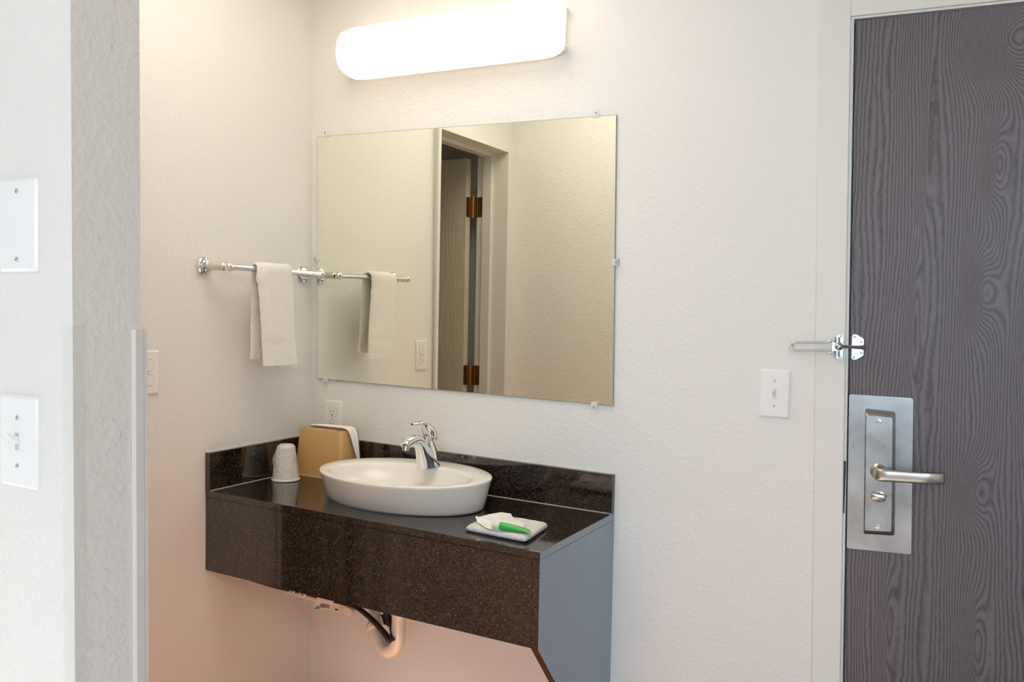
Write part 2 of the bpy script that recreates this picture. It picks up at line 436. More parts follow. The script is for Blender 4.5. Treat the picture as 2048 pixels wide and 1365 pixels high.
# scar plate
def quad_y(pts, y): return [at(a, b, 1, y) for a, b in pts]
lp = quad_y(((1698, 788), (1827, 796), (1823, 1110), (1693, 1097)), -.003)
def rquad(q, r, n=5):
    """rounded corners for a quad"""
    out = []
    for i in range(4):
        p = q[i]; a = (q[i-1]-p).normalized(); b = (q[(i+1) % 4]-p).normalized()
        s = p+a*r; e = p+b*r
        for k in range(n+1):
            t = k/n; out.append((1-t)**2*s + 2*t*(1-t)*p + t*t*e)
    return out
bm = prism(bmesh.new(), [Vector((p.x, -.0003, p.z)) for p in rquad(lp, .006)], (0, -.0025, 0), .0006)
obj('scar_plate', bm, M_steel2, d1, label='wide thin brushed steel plate under the lock')
# escutcheon
eq = quad_y(((1731, 817), (1792, 823), (1789, 1071), (1727, 1067)), -.004)
ex0 = (eq[0].x+eq[3].x)/2; ex1 = (eq[1].x+eq[2].x)/2; ez1 = (eq[0].z+eq[1].z)/2; ez0 = (eq[2].z+eq[3].z)/2
ED = .024
bm = bmesh.new()
rings = []
for y, ins, insz in ((-.003, 0, 0), (-.003-ED*.55, .001, .002), (-.003-ED*.9, .0025, .009), (-.003-ED, .005, .0125)):
    q = [Vector((a+s*ins, y, b+t*insz)) for (a, b, s, t) in ((eq[0].x, eq[0].z, 1, -1), (eq[1].x, eq[1].z, -1, -1), (eq[2].x, eq[2].z, -1, 1), (eq[3].x, eq[3].z, 1, 1))]
    rings.append(rquad(q, .004, 3))
loft(bm, rings)
lock = obj('door_lock', bm, M_steel, d1, smooth=True, angle=.35, label='tall brushed steel lock case')
yf = -.003-ED
for a, b in ((1758, 843), (1755.5, 1053)):
    p = at(a, b, 1, yf)
    sc = bmesh.new(); lathe(sc, [(.0055, 0), (.0052, .0015), (.0022, .0018), (.002, .0006)], p, 20, (0, -1, 0))
    obj('screw', sc, M_bright, lock, smooth=True)
# lever
l0 = at(1757, 946, 1, -.045); l1 = at(1886, 958, 1, -.062)
bm = bmesh.new()
r0 = Vector((l0.x, yf, l0.z))
lathe(bm, [(.019, 0), (.019, .002), (.0135, .005), (.0125, .008), (.0125, .014)], r0, 28, (0, -1, 0))
def LZ(x): return r0.z+(l1.z-r0.z)*(x-r0.x)/(l1.x-r0.x)
pth = smoothpath([Vector((r0.x+a_, b_, LZ(r0.x+a_))) for a_, b_ in ((0, yf-.008), (0, yf-.024), (.003, yf-.037), (.014, yf-.0435), (.04, yf-.045), (.075, yf-.045), (.10, yf-.043), (l1.x-r0.x-.004, yf-.034), (l1.x-r0.x, yf-.026))], 5)
rd = interp([(.0125, .0125), (.013, .0125), (.0138, .010), (.0138, .007), (.0130, .0052), (.0125, .005), (.0125, .005), (.0122, .005), (.0118, .0045)], 5)
# squared section
rings = []
for i, p in enumerate(pth):
    d = (pth[min(i+1, len(pth)-1)]-pth[max(i-1, 0)]).normalized(); u = Vector((0, 0, 1)); u = (u-d*u.dot(d)).normalized(); v = d.cross(u)
    a, b = rd[i]; ring = []
    for k in range(20):
        t = 2*pi*k/20; cc, ss = cos(t), sin(t)
        ring.append(p+u*a*math.copysign(abs(cc)**.55, cc)+v*b*math.copysign(abs(ss)**.55, ss))
    rings.append(ring)
loft(bm, rings)
obj('lever', bm, M_nickel, lock, smooth=True, angle=.8)
# thumb turn
t0 = at(1757, 994, 1, yf-.008)
bm = bmesh.new()
lathe(bm, [(.0125, 0), (.0125, .003), (.0085, .0045), (.0085, .008)], (t0.x, yf, t0.z), 28, (0, -1, 0))
P = rrect(-.0155, -.0085, .0155, .0085, .0084, 7)
prism(bm, [(t0.x+a, yf-.008, t0.z+b-a*.06) for a, b in P], (0, -.008, 0), .0025)
obj('thumb_turn', bm, M_nickel, lock, smooth=True, angle=.8)

# catch plate and ball stud on the door
g = quad_y(((1704, 668), (1729, 668), (1729, 721), (1704, 721)), -.002)
gx0, gx1, gz0, gz1 = g[0].x, g[1].x, g[2].z, g[0].z
zc = (gz0+gz1)/2; hh = (gz1-gz0)/2
P = [(gx0, zc-hh+.004), (gx0+.003, zc-hh), (gx0+.010, zc-hh), (gx1-.003, zc-hh*.72), (gx1, zc-hh*.6), (gx1, zc+hh*.6), (gx1-.003, zc+hh*.72), (gx0+.010, zc+hh), (gx0+.003, zc+hh), (gx0, zc+hh-.004)]
bm = prism(bmesh.new(), [(a, 0, b) for a, b in P], (0, -.003, 0), .0008)
cp = obj('guard_catch', bm, M_bright, d1, label='small polished plate with a ball stud')
sp = at(1727, 695, 1, -.004)
sb = at(1678, 693, 0, sp.x)
bm = bmesh.new()
L = -sb.y
lathe(bm, [(.0065, .003), (.0062, .008), (.0048, .02), (.0035, L*.5), (.0033, L-.004)], (sp.x, 0, sp.z), 18, (0, -1, (sb.z-sp.z)/L))
r = bmesh.ops.create_uvsphere(bm, u_segments=20, v_segments=12, radius=.0075, matrix=Matrix.Translation(sb))
obj('ball_stud', bm, M_nickel, cp, smooth=True)
for a, b in ((.006, .8), (.006, -.8), (.021, .42), (.021, -.42)):
    bm = bmesh.new(); c = Vector((gx0+a, -.003, zc+hh*b))
    lathe(bm, [(.0034, 0), (.003, .0009), (.0006, .0012)], c, 14, (0, -1, 0))
    s = obj('screw', bm, M_screw, cp, smooth=True)

# swing bar guard on the frame
YG = Yf
b0 = at(1664, 667, 1, YG-.003); b1_ = at(1686, 720, 1, YG-.003)
gb = thing('door_guard', 'polished swing bar door guard on the white frame, its long loop over the wall', 'door guard', ((b0.x+b1_.x)/2, YG, b1_.z))
zc2 = (b0.z+b1_.z)/2; hh2 = (b0.z-b1_.z)/2; xl, xr2 = b0.x, b1_.x
P = [(xr2, zc2-hh2+.003), (xr2-.003, zc2-hh2), (xr2-.010, zc2-hh2), (xl+.002, zc2-hh2*.62), (xl, zc2-hh2*.5), (xl, zc2+hh2*.5), (xl+.002, zc2+hh2*.62), (xr2-.010, zc2+hh2), (xr2-.003, zc2+hh2), (xr2, zc2+hh2-.003)]
bm = prism(bmesh.new(), [(a, YG, b) for a, b in P], (0, -.003, 0), .0008)
obj('base_plate', bm, M_bright, gb)
xb = (xl+xr2)/2
for s in (1, -1):
    bm = bmesh.new(); zz = zc2+s*hh2*.52
    tube(bm, [(xb-.0, YG-.009, zz-.0065), (xb, YG-.009, zz+.0065)], .0066, 18)
    box(bm, (xb-.006, YG-.009, zz-.0062), (xb+.009, YG-.003, zz+.0062))
    obj('knuckle', bm, M_bright, gb, smooth=True)
    bm = bmesh.new(); lathe(bm, [(.0033, 0), (.003, .001), (.0005, .0012)], (xr2-.006, YG-.003, zc2+s*hh2*.84), 14, (0, -1, 0))
    obj('screw', bm, M_screw, gb, smooth=True)
e0 = at(1583, 693, 1, YG-.012)
hb = .0092; zl = e0.z; xe = e0.x
up_ = [(xb, YG-.010, zc2+.0145), (xl-.002, YG-.010, zc2+.0135), (xl-.007, YG-.011, zc2+.0098), (xl-.013, YG-.012, zc2+hb)]
pts = up_ + [(xe+.012, YG-.012, zl+hb)] + [(xe+.01-hb*1.05*sin(t)*1.05, YG-.012, zl+hb*cos(t)) for t in [pi*k/10 for k in range(1, 10)]] + [(xe+.012, YG-.012, zl-hb)]
lo = [(xl-.013, YG-.012, zc2-hb), (xl-.007, YG-.011, zc2-.0098), (xl-.002, YG-.010, zc2-.0135), (xb, YG-.010, zc2-.0145)]
bm = tube(bmesh.new(), smoothpath(pts+lo, 4), .0026, 12)
obj('swing_loop', bm, M_bright, gb, smooth=True)

# ------------------------------------------------------------------ corner guards of the partition
ztop = at(138, 648, 1, SF-.002).z
def l_guard(name, ysgn, yface, m, z1, w1, w2, label, t=.0022):
    bm = bmesh.new()
    z0 = .1
    for za, zb in ((z0, z1),):
        def ring(z):
            X = sx(z)
            return [(X-w1, yface), (X+t, yface), (X+t, yface), (X+t, yface-ysgn*w2)]
        A = sx(z0); B = sx(z1)
        o_ = .0007
        for P in ([(-w1, ysgn*o_), (t, ysgn*o_), (t, ysgn*t), (-w1, ysgn*t)], [(o_, 0), (t, 0), (t, -ysgn*(w2-.003)), (t*.6, -ysgn*w2), (o_, -ysgn*w2)]):
            a = [bm.verts.new((A+p, yface+q, z0)) for p, q in P]; b = [bm.verts.new((B+p, yface+q, z1)) for p, q in P]
            bm.faces.new(a); bm.faces.new(b)
            n = len(a)
            for i in range(n): bm.faces.new((a[i], a[(i+1) % n], b[(i+1) % n], b[i]))
    return solo(name, bm, m, label, 'corner guard', (sx(z0), yface, z0), 'corner guards on the partition')
l_guard('corner_guard', -1, SF, M_guard, ztop, .019, .014, 'clear plastic corner guard on the near edge of the wall end, beside the switch')
# wider opaque one at the rear corner
wv = .017
l_guard('corner_guard', 1, SB, M_guard2, at(277, 658, 1, SB).z, .022, .0145, 'thick off white vinyl corner guard on the far edge of the wall end', .0055)

# ------------------------------------------------------------------ plates
def place(px, py, axis, val, n): return frame3(at(px, py, axis, val), n)
def plate_base(t, m, w=.070, h=.1145, r=.003):
    bm = bmesh.new()
    rings = [[(x, y, 0) for x, y in rrect(-w/2, -h/2, w/2, h/2, r)], [(x, y, .0032) for x, y in rrect(-w/2, -h/2, w/2, h/2, r)],
             [(x, y, .0056) for x, y in rrect(-w/2+.0035, -h/2+.0035, w/2-.0035, h/2-.0035, r)]]
    loft(bm, [[Vector(p) for p in rg] for rg in rings])
    return obj('cover_plate', bm, m, t, local=True, smooth=True, angle=.3)
def pscrew(t, y, ang=.6, r=.0032, parent_local=True):
    bm = bmesh.new(); lathe(bm, [(r, .005), (r*.9, .0066), (.0004, .0069)], (0, y, 0), 16)
    sc = obj('screw', bm, M_screw, t, local=True, smooth=True)
    bm = bx((-r*.85, -.0005, .0066), (r*.85, .0005, .0072))
    bm.transform(Matrix.Translation((0, y, 0)) @ Matrix.Rotation(ang, 4, 'Z'))
    obj('slot', bm, M_groove, sc, local=True)
def toggle(name, label, M, upd=1, w=.070):
    t = thing(name, label, 'light switch', M=M); plate_base(t, M_plate, w)
    pscrew(t, .030, 1.2); pscrew(t, -.030, .7)
    obj('toggle_surround', bx((-.0052, -.012, .0050), (.0052, .012, .0062), .0004), M_ivory, t, local=True)
    obj('toggle_recess', bx((-.0038, -.0105, .0060), (.0038, .0105, .0064)), M_screw, t, local=True)
    bm = bmesh.new()
    rings = []
    for z, hx, hy in ((.005, .0036, .0052), (.012, .0033, .0040), (.0175, .0029, .0034), (.019, .002, .0024)):
        yo = (z-.005)*.62*upd+.0012*upd
        rings.append([Vector((a, b+yo, z)) for a, b in rrect(-hx, -hy, hx, hy, .0012, 3)])
    loft(bm, rings); obj('toggle', bm, M_plate, t, local=True, smooth=True)
    return t
def outlet(name, label, M, covers=False):
    t = thing(name, label, 'outlet', M=M); plate_base(t, M_ivory)
    pscrew(t, 0, .3, .0026)
    for s in (1, -1):
        cy = s*.0195
        P = []
        for k in range(40):
            a = 2*pi*k/40; x = .0172*cos(a); y = .0172*sin(a); y = max(-.0142, min(.0142, y)); P.append((x, y+cy))
        bm = prism(bmesh.new(), [(a*1.06, (b-cy)*1.07+cy, .0052) for a, b in P], (0, 0, .0006))
        obj('gasket_line', bm, M_groove, t, local=True)
        bm = prism(bmesh.new(), [(a, b, .0052) for a, b in P], (0, 0, .0016), .0004)
        rc = obj('receptacle', bm, M_ivory, t, local=True)
        if covers:
            bm = bx((-.0085, cy-.004, .0066), (-.0005, cy+.007, .0105), .001); obj('safety_cap', bm, M_ivory, rc, local=True)
        else:
            bm = bmesh.new()
            box(bm, (-.0075, cy-.001, .0067), (-.0055, cy+.008, .0071)); obj('slot', bm, M_slot, rc, local=True)
            bm = bx((.0052, cy, .0067), (.0070, cy+.007, .0071)); obj('slot', bm, M_slot, rc, local=True)
            bm = lathe(bmesh.new(), [(.0026, .0067), (.0026, .0071)], (0, cy-.0075, 0), 14); obj('slot', bm, M_slot, rc, local=True)
    return t
toggle('light_switch', 'white toggle switch plate on the wall between the mirror and the dark door', place(1549.5, 787, 1, 0, (0, -1, 0)))
PW = .079
q = at(82, 888, 1, SF); toggle('light_switch', 'white toggle switch plate cut by the left photo edge, below the blank plate', frame3((q.x-PW/2, SF, q.z), (0, -1, 0)), 1, PW)
q = at(81, 449, 1, SF)
t = thing('blank_plate', 'blank white wall plate with two screws, above the switch at the left photo edge', 'wall plate', M=frame3((q.x-PW/2, SF, q.z), (0, -1, 0)))
plate_base(t, M_plate, PW); pscrew(t, .042, 1.4); pscrew(t, -.042, .7)
q = at(667.5, 801, 1, 0)
outlet('outlet', 'white outlet on the back wall just behind the tan dispenser', frame3((q.x, 0, q.z-.057), (0, -1, 0)))
q = at(316, 744, 0, wx(1.14))
outlet('outlet', 'white outlet with plugged sockets half hidden by the far corner guard', frame3((wx(q.z), q.y-.035, q.z), (1, 0, 0)), True)

# ------------------------------------------------------------------ mirror
mq = quad_y(((634, 273), (1233, 229), (1226, 812), (634, 757)), -.006)
mc = (mq[2]+mq[3])/2
mr = thing('wall_mirror', 'large frameless mirror held by clear clips on the wall above the vanity', 'mirror', (mc.x, 0, mc.z))
bm = prism(bmesh.new(), [(p.x, -.0015, p.z) for p in mq], (0, -.0042, 0)); obj('backing', bm, M_medge, mr)
ins = .0012; ctr = sum(mq, Vector())/4
bm = prism(bmesh.new(), [(p.x-math.copysign(ins, p.x-ctr.x), -.0056, p.z-math.copysign(ins, p.z-ctr.z)) for p in mq], (0, -.0004, 0)); obj('mirror_glass', bm, M_mirror, mr)
for px, py, kx, kz in ((651, 268, 0, 1), (1192, 228, 0, 1), (632, 518, -1, 0), (1230, 524, 1, 0), (651, 761, 0, -1), (1188, 811, 0, -1)):
    p = at(px, py, 1, -.008); 
    bm = bmesh.new(); box(bm, (p.x-.009, -.0105, p.z-.009), (p.x+.009, -.0062, p.z+.009), .0015)
    if kx: box(bm, (p.x+kx*.009, -.0105, p.z-.009), (p.x+kx*.001, -.0, p.z+.009))
    cl = obj('mirror_clip', bm, M_clear, mr)
    bm = lathe(bmesh.new(), [(.0028, 0), (.0024, .0012), (.0004, .0014)], (p.x+kx*.004, -.0105, p.z+kz*.004), 14, (0, -1, 0))
    obj('screw', bm, M_groove, cl, smooth=True)

# ------------------------------------------------------------------ vanity light
LXc, LZc, LL, LH = .535, 2.085, .368, .0750
tilt = Matrix.Translation((LXc, 0, LZc)) @ Matrix.Rotation(.0225, 4, 'Y')
vl = thing('vanity_light', 'glowing white wraparound bar light above the mirror', 'wall light', M=tilt)
M_glow = bpy.data.materials.new('lit_acrylic_diffuser'); M_glow.use_nodes = True
nt = M_glow.node_tree; nt.nodes.clear(); em = nt.nodes.new('ShaderNodeEmission'); ou = nt.nodes.new('ShaderNodeOutputMaterial')
em.inputs[0].default_value = (1.0, .83, .62, 1); em.inputs[1].default_value = VANITY_GLOW; nt.links.new(em.outputs[0], ou.inputs[0])
bm = bmesh.new(); rings = []
N = 40
for i in range(N+1):
    s = -cos(pi*i/N); x = LL*s
    k = max(0., 1-abs(s)**20)**(1/2.2); k = max(k, .004)
    ring = []
    for j in range(25):
        a = pi*j/24; zz = cos(a); yy = sin(a)
        ring.append(Vector((x, -.022-.092*(abs(yy)**.8)*(.35+.65*k)*(1 if k > .02 else .3), LH*math.copysign(abs(zz)**.8, zz)*(.45+.55*k))))
    rings.append(ring)
loft(bm, rings)
obj('diffuser', bm, M_glow, vl, local=True, smooth=True)
obj('back_pan', bx((-LL+.012, -.022, -LH+.012), (LL-.012, -.0005, LH-.012), .003), M_plate, vl, local=True)
for s in (-1, 1):
    for z in (.045, -.055):
        obj('end_clip', bx((s*(LL-.004), -.03, z-.006), (s*(LL+.004), -.012, z+.006), .001), M_plate, vl, local=True)

# ------------------------------------------------------------------ towel bar
bz = 1.4263; nb = at(459, 533.5, 0, .0884); XB = .0884; Y1 = nb.y; Y0 = -.047
tbx = wx(1.43)
zb1 = nb.z; zb0 = at(652, 549.5, 0, XB).z; zm = (zb0+zb1)/2
tb_ = thing('towel_bar', 'chrome towel bar on round flanges on the left wall', 'towel bar', (tbx, (Y0+Y1)/2, zm))
fl1 = at(408, 531.5, 0, tbx+.005); fl0 = at(607, 548, 0, tbx+.005)
def post(yw, zw, yb, zb):
    bm = bmesh.new(); d = Vector((XB-tbx, yb-yw, zb-zw)); c = Vector((tbx, yw, zw)); Ld = d.length
    lathe(bm, [(.0265, 0), (.0265, .004), (.0245, .007), (.0205, .0085), (.0205, .012), (.017, .016), (.014, .018)], c, 32, d)
    obj('flange', bm, M_chrome, tb_, smooth=True, angle=.5)
    bm = lathe(bmesh.new(), [(.0105, .016), (.0112, .02), (.0112, Ld-.018), (.0100, Ld-.014)], c, 28, d)
    obj('sleeve', bm, M_knurl, tb_, smooth=True)
    bm = bmesh.new()
    bmesh.ops.create_uvsphere(bm, u_segments=24, v_segments=14, radius=.0125, matrix=Matrix.Translation(c+d*.985))
    lathe(bm, [(.0108, Ld-.017), (.0125, Ld-.015), (.0108, Ld-.012)], c, 24, d)
    obj('ball_joint', bm, M_chrome, tb_, smooth=True)
post(fl1.y+.002, fl1.z, Y1, zb1); post(fl0.y, fl0.z, Y0, zb0)
obj('rod', tube(bmesh.new(), [(XB, Y1-.003, zb1), (XB, Y0+.006, zb0)], .0080, 20), M_chrome, tb_, smooth=True)
def bar_z(y): return zb1+(y-Y1)/(Y0-Y1)*(zb0-zb1)

# ------------------------------------------------------------------ hand towel
def towel():
    path = []                                  # (x, z) down the front, over the bar
    zt = bar_z(-.25)
    f0 = at(558, 730, 0, .105).z; k0 = at(506, 718, 0, .062).z
    nf, nbk, na = 26, 24, 10
    R_ = .0155
    fr = [(XB+R_+.004*(1-i/nf), f0+(zt-f0)*i/nf) for i in range(nf)]
    ar = [(XB+R_*cos(pi*i/na), zt+R_*sin(pi*i/na)) for i in range(na+1)]
    bk = [(XB-R_-.006*((i+1)/nbk), zt-(zt-k0)*(i+1)/nbk) for i in range(nbk)]
    path = fr+ar+bk
    TH = .0062
    ny = 26; bm = bmesh.new(); grid = []
    ztop, L = zt, zt-f0
    def edge(i, x, z):
        down = max(0, min(1, (zt-z)/L))
        if i < nf+na//2:
            a = at(513+12*down**.8, 540+190*down, 0, .105).y; b = at(584+8*down**.8, 535+195*down, 0, .105).y
        else:
            a = at(499-2*down, 540+177*down, 0, .062).y; b = a+.138+.01*down
        return a, b
    # normals of the path
    outer = []; inner = []
    for i, (x, z) in enumerate(path):
        p = path[max(i-1, 0)]; q = path[min(i+1, len(path)-1)]
        t = Vector((q[0]-p[0], q[1]-p[1])).normalized(); n = Vector((t.y, -t.x))
        down = max(0, min(1, (zt-z)/L))
        a, b = edge(i, x, z)
        # smooth the jump over the bar
        if nf-3 <= i <= nf+na+3:
            f = (i-(nf-3))/(na+6); a1, b1 = edge(0, 0, zt); a2, b2 = edge(len(path)-1, 0, zt); a = a1+(a2-a1)*f; b = b1+(b2-b1)*f
        ro, ri = [], []
        band = 0
        if abs(down-.77) < .013 or abs(down-.83) < .010: band = -.0026
        for j in range(ny+1):
            u = j/ny; y = a+(b-a)*u
            rim = math.sqrt(max(0, 1-(2*u-1)**10))
            wv_ = .0016*sin(u*5+z*30)*down+.0012*noise.noise(Vector((y*40, z*40, i > nf)))
            fold = .003*math.exp(-((u-.12)/.1)**2)*(1 if i < nf else -.3)
            o = (TH+band)*rim+wv_+fold; k_ = -TH*.2*rim+wv_
            dz = .0012*noise.noise(Vector((y*200, 3, 1)))*(1 if i in (0, len(path)-1) else 0)
            ro.append(bm.verts.new((x+n.x*o*1.0, y, z+n.y*o+dz)))
            ri.append(bm.verts.new((x+n.x*(-.0045)*rim+n.x*wv_, y, z+n.y*(-.0045)*rim+dz)))
        outer.append(ro); inner.append(ri)
    n = len(path)
    for i in range(n-1):
        for j in range(ny):
            bm.faces.new((outer[i][j], outer[i+1][j], outer[i+1][j+1], outer[i][j+1]))
            bm.faces.new((inner[i][j], inner[i][j+1], inner[i+1][j+1], inner[i+1][j]))
        for j in (0, ny):
            bm.faces.new((outer[i][j], inner[i][j], inner[i+1][j], outer[i+1][j]))
    for i in (0, n-1):
        for j in range(ny): bm.faces.new((outer[i][j], outer[i][j+1], inner[i][j+1], inner[i][j]))
    return bm
solo('hand_towel', towel(), M_towel, 'folded white terry hand towel hanging over the chrome bar', 'towel', (XB, -.25, 1.15), smooth=True, angle=1.2)

# ------------------------------------------------------------------ vanity
W, D, ZS, HS = 1.0651, .4294, .8, .1075
HC = .2207; t_ = .018
def LW(z): return wx(z)+.0005
va = thing('vanity_counter', 'dark speckled laminate wall vanity with splashes and open underside', 'vanity', (.53, -.2, .3))
Zr = at(1077, 1104, 1, -D).z; Zl = at(405, 980, 1, -D).z      # the top runs down a little to the right
def zt(x): return Zl + (Zr-Zl)*x/W
bm = prism(bmesh.new(), [(LW(.8), -.0005, zt(0)), (W, -.0005, zt(W)), (W, -.0005, zt(W)-t_), (LW(.8), -.0005, zt(0)-t_)], (0, -D+.0005, 0))
bmesh.ops.bevel(bm, geom=[e for e in bm.edges if all(abs(v.co.y+D) < 1e-4 for v in e.verts) or all(abs(v.co.x-W) < 1e-4 for v in e.verts)], offset=.0008, segments=1, affect='EDGES')
obj('countertop', bm, M_lam, va)
s1_ = at(1226, 950.5, 1, -t_); s2_ = at(626, 869, 1, -t_)
def ztb(x): return s2_.z+(s1_.z-s2_.z)*(x-s2_.x)/(s1_.x-s2_.x)
bm = prism(bmesh.new(), [(LW(.85), -.0005, zt(0)+.0004), (W-.0002, -.0005, zt(W)+.0004), (W-.0002, -.0005, ztb(W)), (LW(.85), -.0005, ztb(0))], (0, -t_, 0))
obj('backsplash', bm, M_lam, va)
obj('edge_sheen', prism(bmesh.new(), [(W, -D+.0006, zt(W)-.0008), (W, -.0006, zt(W)-.0008), (W, -.0006, zt(W)-t_), (W, -D+.0006, zt(W)-t_)], (.0005, 0, 0)), M_side_sheen, va, label='counter edge with a blue grey reflection painted on')
zf = at(404, 904.5, 1, -D).z; zb_ = ztb(.02)
x_ = LW(.85)
bm = prism(bmesh.new(), [(x_, -D, zt(0)+.0004), (x_, -t_-.0008, zt(0)+.0004), (x_, -t_-.0008, zb_), (x_, -D, zf)], (t_, 0, 0))
obj('side_splash', bm, M_lam, va)
bm = bmesh.new()
tube(bm, [(x_+t_, -D+.001, zt(0)+.0006), (x_+t_, -t_, zt(0)+.0006)], .0011, 6)
tube(bm, [(x_+t_, -t_-.001, zt(0)+.0006), (W-.001, -t_-.001, zt(W)+.0006)], .0011, 6)
obj('seam', bm, M_caulk, va, label='thin pale seam line')
bm = bmesh.new()
tube(bm, [(x_+.001, -D+.001, zf), (x_+.001, -.001, zb_+.0004)], .0012, 6)
tube(bm, [(x_+.001, -.0014, zb_+.0004), (W-.001, -.0014, ztb(W))], .0012, 6)
obj('caulk', bm, M_frame, va)
zal = at(404, 1139, 1, -D).z; zar = at(1077, 1301, 1, -D).z
bm = prism(bmesh.new(), [(LW(.7), -D+.0008, zt(0)-t_-.0010), (W-t_-.0008, -D+.0008, zt(W)-t_-.0010), (W-t_-.0008, -D+.0008, zar), (LW(.6), -D+.0008, zal)], (0, t_, 0))
obj('apron', bm, M_lam, va)
pd = at(1110, 1365, 0, W)
sl = (pd.z-zar)/(pd.y+D)
yb_ = -.012; zlow = zar+(-.06+D)*sl
ze = max(.12, zlow)
ye = -D+(ze-zar)/sl
poly = [(W, -D+.0008, zt(W)-t_-.0010), (W, -.0006, zt(W)-t_-.0010), (W, -.0006, ze), (W, ye, ze), (W, -D+.0008, zar)]
bm = prism(bmesh.new(), poly, (-t_, 0, 0)); obj('side_panel', bm, M_lam, va)
bm = prism(bmesh.new(), [p_ for p_ in poly], (.0005, 0, 0)); obj('side_sheen', bm, M_side_sheen, va, label='side panel face with a blue grey reflection painted on')  # thin skin over the dark panel, carries the painted reflection
obj('wall_cleat', bx((.05, -.02, zt(0)-.08), (W-t_-.001, -.0005, zt(0)-t_-.006)), M_lam, va)

# ------------------------------------------------------------------ sink
def ell(cx, cy, a, b, z, n=72, p=2.0): return [Vector((cx+a*math.copysign(abs(cos(2*pi*k/n))**(2/p), cos(2*pi*k/n)), cy+b*math.copysign(abs(sin(2*pi*k/n))**(2/p), sin(2*pi*k/n)), z)) for k in range(n)]
ZB = zt(.53)
ZR = ZB+.0805
sk = thing('vessel_sink', 'white oval ceramic basin standing on the dark countertop', 'sink', (.532, -.203, ZB))
RA, RB, RCX, RCY = .2545, .186, .535, -.2065
rings = [ell(.532, -.203, .225, .137, ZB), ell(.532, -.203, .236, .147, ZB+.001), ell(.532, -.203, .2405, .151, ZB+.006), ell(.533, -.2045, .2462, .166, ZB+.036),
         ell(.5345, -.206, .2525, .182, ZR-.010), ell(RCX, RCY, RA, RB, ZR-.004), ell(RCX, RCY, RA-.0008, RB-.0008, ZR-.0012), ell(RCX, RCY, RA-.004, RB-.004, ZR)]
IB = .132; IY = RCY-.030
inner = [ell(RCX, RCY-.004, RA-.022, RB-.020, ZR), ell(RCX, IY+.006, .219, .147, ZR-.0008), ell(RCX, IY, .211, IB+.003, ZR-.003), ell(RCX, IY, .208, IB, ZR-.008), ell(RCX, IY, .195, .118, ZR-.035),
         ell(RCX, IY, .150, .09, ZR-.062), ell(RCX, IY, .07, .045, ZR-.073), ell(RCX, IY, .024, .024, ZR-.0755), ell(RCX, IY, .003, .003, ZR-.0755)]
obj('basin', loft(bmesh.new(), rings+inner, True), M_ceramic, sk, smooth=True, angle=1.2)
bm = lathe(bmesh.new(), [(.023, .0), (.023, .0015), (.019, .003), (.012, .0035), (.0002, .004)], (RCX, IY, ZR-.0757), 28)
obj('drain', bm, M_drain, sk, smooth=True)
bm = lathe(bmesh.new(), [(.001, 0), (.001, 0)], (RCX, IY, .7), 8) if False else None
obj('base_caulk', loft(bmesh.new(), [ell(.532, -.203, .2385, .1495, ZB+.0002), ell(.532, -.203, .2385, .1495, ZB+.002)]), mat('grey_caulk', (.25, .24, .23), .5), sk)

# ------------------------------------------------------------------ faucet
fb = at(857, 934, 2, ZR)
FX, FY = fb.x, fb.y
fa = thing('faucet', 'chrome single lever faucet on the rear rim of the white basin', 'faucet', (FX, FY, ZR))
def F(u, v):                                 # a point of the side profile, from the close view
    p = at(780+u/9.75, 820+v/9.75, 0, FX); return p
def sect(pts, rad, name, m, n=24, pw=.8, parent=None, steps=6):
    P = smoothpath([F(*p) for p in pts], steps); Rr = interp(rad, steps); rings = []
    for i, p in enumerate(P):
        d = (P[min(i+1, len(P)-1)]-P[max(i-1, 0)]).normalized(); u = Vector((1, 0, 0)); v = d.cross(u)
        a, b = Rr[i]
        rings.append([p+u*a*math.copysign(abs(cos(2*pi*k/n))**pw, cos(2*pi*k/n))+v*b*math.copysign(abs(sin(2*pi*k/n))**pw, sin(2*pi*k/n)) for k in range(n)])
    return obj(name, loft(bmesh.new(), rings), m, parent or fa, smooth=True, angle=.9)
# body: wedge that narrows upward, leaning back at the foot
bm = bmesh.new(); rings = []
for (ul, vl_), (ur, vr), hw in (((575, 1115), (915, 1135), .021), ((572, 1090), (905, 1105), .0195), ((560, 980), (860, 1000), .0175), ((545, 860), (805, 860), .016), ((525, 740), (740, 740), .015), ((510, 650), (660, 640), .014), ((515, 600), (620, 600), .012)):
    a = F(ul, vl_); b = F(ur, vr); c = (a+b)/2; h = (b-a)/2
    if vl_ > 1080: a.z = b.z = c.z = ZR+(.0005 if vl_ > 1100 else .006); h.z = 0
    rings.append([c+h*math.copysign(abs(cos(2*pi*k/28))**.7, cos(2*pi*k/28))+Vector((hw*math.copysign(abs(sin(2*pi*k/28))**.7, sin(2*pi*k/28)), 0, 0)) for k in range(28)])
loft(bm, rings); obj('body', bm, M_chrome, fa, smooth=True, angle=.8)
sect([(650, 700), (600, 610), (520, 560), (430, 575), (350, 630), (290, 700)], [(.012, .008), (.014, .0095), (.0155, .0105), (.0165, .0115), (.0165, .0125), (.0145, .011)], 'spout', M_chrome)
ac = F(318, 700); ad = (F(305, 800)-ac)
bm = lathe(bmesh.new(), [(.0115, 0), (.0118, .002), (.0105, .003), (.0105, ad.length), (.008, ad.length), (.008, ad.length-.003)], ac, 24, ad)
obj('aerator', bm, M_nickel, fa, smooth=True, angle=.6)
